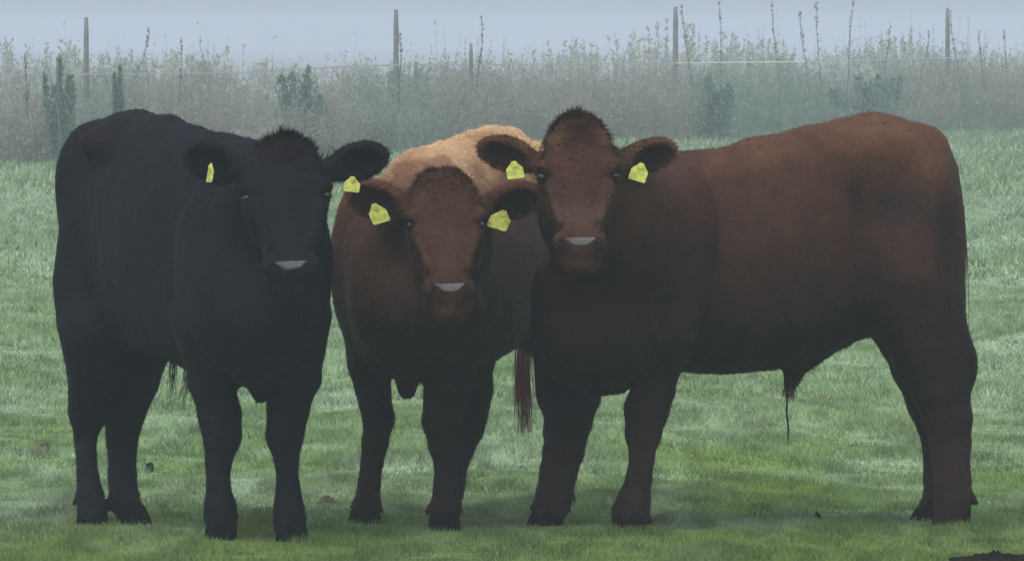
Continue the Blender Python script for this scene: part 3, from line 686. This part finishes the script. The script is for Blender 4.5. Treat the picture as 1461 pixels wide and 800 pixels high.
def shrub(px, top, wpx, label, off, kind, seed, g='shrubs and tall weeds rising from the misty bank'):
    r = np.random.default_rng(seed); x, y = line_pt(px); y += off; x = (px - CX) / F * y
    h = CAMZ - (top - HY) * y / F; W = wpx * y / F / 2
    root = empty('shrub' if kind == 'bush' else 'tall_weed', (x, y, 0)); tag(root, label, 'shrub' if kind == 'bush' else 'weed', g)
    Vs, Fs = [], []
    ns = 6 if kind == 'bush' else 1
    offs = [(0, 0, 1.0)] if ns == 1 else [(r.uniform(-.75, .75) * W, r.uniform(-.4, .4), r.uniform(.62, 1.0)) for _ in range(ns - 1)] + [(r.normal() * W * .1, 0, 1.0)]
    for s in range(ns):
        b = len(Vs); lean = r.normal(0, .06, 2) * h; K = 5; prev = np.array([x, y])
        wv = r.normal(0, .05, 2)
        for j in range(6):
            t = j / 5; rad = (.018 if kind == 'bush' else .013) * (1 - .8 * t)
            c = np.array([x, y]) + lean * t ** 1.4 + wv * math.sin(5 * t) * (kind != 'bush')
            for q in range(K): Vs.append([c[0] + offs[s][0] * t ** .5 + math.cos(6.283 * q / K) * rad, c[1] + offs[s][1] * t ** .5 + math.sin(6.283 * q / K) * rad, h * t * offs[s][2]])
        for j in range(5):
            for q in range(K): Fs.append((b + j * K + q, b + j * K + (q + 1) % K, b + (j + 1) * K + (q + 1) % K, b + (j + 1) * K + q))
    mesh_obj('stem', Vs, Fs, M_wood, root)
    n = 2800 if kind == 'bush' else 130
    t = r.random(n) ** (.85 if kind == 'bush' else .6)
    prof = ((1 - t) ** .7 * .95 + .05) * (.7 + .5 * np.sin(t * 7 + seed) ** 2) if kind == 'bush' else .12 + .45 * np.abs(np.sin(t * 9 + seed)) * (1.1 - t)
    ang = r.uniform(0, 6.283, n); rr = W * prof * r.random(n) ** .5 * (1 + .25 * np.sin(ang * 3 + t * 11))
    lx = lean[0] * t ** 1.4 + wv[0] * np.sin(5 * t) if kind != 'bush' else 0; ly = lean[1] * t ** 1.4 + wv[1] * np.sin(5 * t) if kind != 'bush' else 0
    pk = r.integers(0, ns, n); of = np.array(offs)[pk]
    if kind == 'bush': rr = rr * .48; lx = of[:, 0] * t ** .5; ly = of[:, 1] * t ** .5
    ctr = np.stack([x + lx + np.cos(ang) * rr, y + ly + np.sin(ang) * rr, h * (.05 + .97 * t) * of[:, 2]], 1)
    a = r.normal(0, 1, (n, 3)); a /= np.linalg.norm(a, axis=1)[:, None]; b = r.normal(0, 1, (n, 3)); b /= np.linalg.norm(b, axis=1)[:, None]; b[:, 2] += .6
    L = (.05 if kind == 'bush' else .034) * r.uniform(.5, 1.3, (n, 1))
    tri = np.stack([ctr - a * L * .4, ctr + a * L * .4, ctr + b * L], 1).reshape(-1, 3)
    colr = (np.array([.20, .29, .22]) if kind == 'bush' else np.array([.24, .24, .215])) * r.uniform(.6, 1.4, (n, 1))
    mesh_obj('foliage', tri, np.arange(len(tri)).reshape(-1, 3), M_leafdark, root, col=np.repeat(colr, 3, 0), smooth=False)
shrub(84, 84, 62, 'pointed dark green shrub right beside the leftmost fence post', -1, 'bush', 1)
shrub(440, 98, 130, 'broad green shrub in the mist behind the head of the black bull', 1, 'bush', 2)
shrub(172, 98, 26, 'slim weed clump just right of the leftmost fence post', -1.5, 'bush', 3)
shrub(1235, 110, 150, 'broad low shrub in the mist above the rump of the large red bull', -1, 'bush', 4)
shrub(1010, 112, 120, 'wide low shrub in the mist right of the head of the large red bull', -1, 'bush', 14)
for (px, top, wd, sd, lb) in [(42, 82, 12, 5, 'leftmost thin weed stalk rising from the misty bank'), (186, 45, 12, 6, 'thin pale weed stalk above the rump of the black bull'),
        (257, 62, 12, 7, 'faint weed stalk above the back of the black bull'), (580, 48, 16, 8, 'thin weed stalk close on the right of the second fence post'),
        (688, 30, 10, 9, 'tall faint weed stalk between the two middle tall fence posts'), (1035, 6, 14, 10, 'tall wavy weed stalk right of the third fence post'),
        (1107, 2, 12, 11, 'lone straight weed stalk reaching the top of the picture'), (1168, 4, 18, 12, 'dense tall weed stalk left of the forked pair'),
        (1200, 0, 12, 13, 'leaning tall weed stalk bending to the right'), (990, 12, 22, 15, 'bushy tall weed stalk just right of the third fence post'),
        (1152, 20, 12, 16, 'thin weed stalk in the tall clump above the large bull'), (1258, 34, 20, 17, 'brownish weed stalk left of the rightmost fence post'),
        (1403, 48, 14, 18, 'leaning dark weed stalk right of the rightmost fence post'), (1438, 46, 14, 19, 'rightmost weed stalk at the edge of the picture'),
        (1366, 20, 12, 20, 'thin weed stalk close on the right of the rightmost fence post'), (1315, 48, 16, 21, 'brown weed clump stalk well left of the rightmost fence post')]:
    shrub(px, top, wd, lb, 0.5, 'weed', sd)

# fence: tall stakes, small stakes and a white tape, just behind the weeds
def fpt(px, off=4): x, y = line_pt(px); y += off; return (px - CX) / F * y, y
fr = empty('wire_fence', (*fpt(565), 0)); tag(fr, 'tall wooden stakes with white tape strung along them, behind the weeds', 'fence')
def post(px, top, wpx, name='post', off=4, lean=0):
    x, y = fpt(px, off); h = CAMZ - (top - HY) * y / F; r = wpx * y / F / 2; Vv, Ff = [], []; K = 8
    for j, t in enumerate((0, .3, .6, .9, 1)):
        rr = r * (1 - .12 * t) * (.75 if j == 4 else 1)
        for q in range(K): Vv.append([x + lean * t + math.cos(6.283 * q / K) * rr, y + math.sin(6.283 * q / K) * rr, -.1 + (h + .1) * (t if j < 4 else 1) - (0.03 if j == 3 else 0)])
    for j in range(4):
        for q in range(K): Ff.append((j * K + q, j * K + (q + 1) % K, (j + 1) * K + (q + 1) % K, (j + 1) * K + q))
    Ff.append(tuple(4 * K + q for q in range(K)))
    return mesh_obj(name, Vv, Ff, M_wood, fr)
for (px, top, wd, ln) in [(123, 25, 8, .0), (565, 14, 8, 0), (963, 10, 8, .01), (1352, 12, 7, 0)]: post(px, top, wd, lean=ln)
for (px, top, wd) in [(672, 62, 6), (593, 90, 6)]: post(px, top, wd, 'post', 2.2)
pts = [(-250, 109), (123, 106), (344, 104), (480, 96), (565, 93), (672, 93), (963, 90), (1150, 88), (1352, 83), (1700, 80)]
Vv, Ff = [], []
for (px, py) in pts:
    x, y = fpt(px, -4.5 if px > 990 else 2.5); z = CAMZ - (py - HY) * y / F
    for (dy, dz) in ((-.004, -.009), (-.004, .009), (.004, .009), (.004, -.009)): Vv.append([x, y + dy, z + dz])
for i in range(len(pts) - 1):
    for q in range(4): Ff.append((4 * i + q, 4 * i + (q + 1) % 4, 4 * i + 4 + (q + 1) % 4, 4 * i + 4 + q))
mesh_obj('tape', Vv, Ff, M_tape, fr, smooth=False)

# ================================================================== mist
hm = bpy.data.materials.new('mist'); hm.use_nodes = True; t = hm.node_tree; t.nodes.clear()
pv = t.nodes.new('ShaderNodeVolumePrincipled'); pv.inputs['Density'].default_value = .0018
pv.inputs['Color'].default_value = (.80, .875, 1.0, 1); pv.inputs['Anisotropy'].default_value = 0.0
mo = t.nodes.new('ShaderNodeOutputMaterial'); t.links.new(pv.outputs[0], mo.inputs['Volume'])
X0, X1, Y0, Y1, Z0, Z1 = -2500, 2500, -2500, 2500, -1.2, 6
Vv = [(x, y, z) for z in (Z0, Z1) for (x, y) in ((X0, Y0), (X1, Y0), (X1, Y1), (X0, Y1))]
Ff = [(3, 2, 1, 0), (4, 5, 6, 7), (0, 1, 5, 4), (1, 2, 6, 5), (2, 3, 7, 6), (3, 0, 4, 7)]
tag(mesh_obj('haze', Vv, Ff, hm, smooth=False), 'even pale mist lying over the whole field', 'mist', kind='stuff')
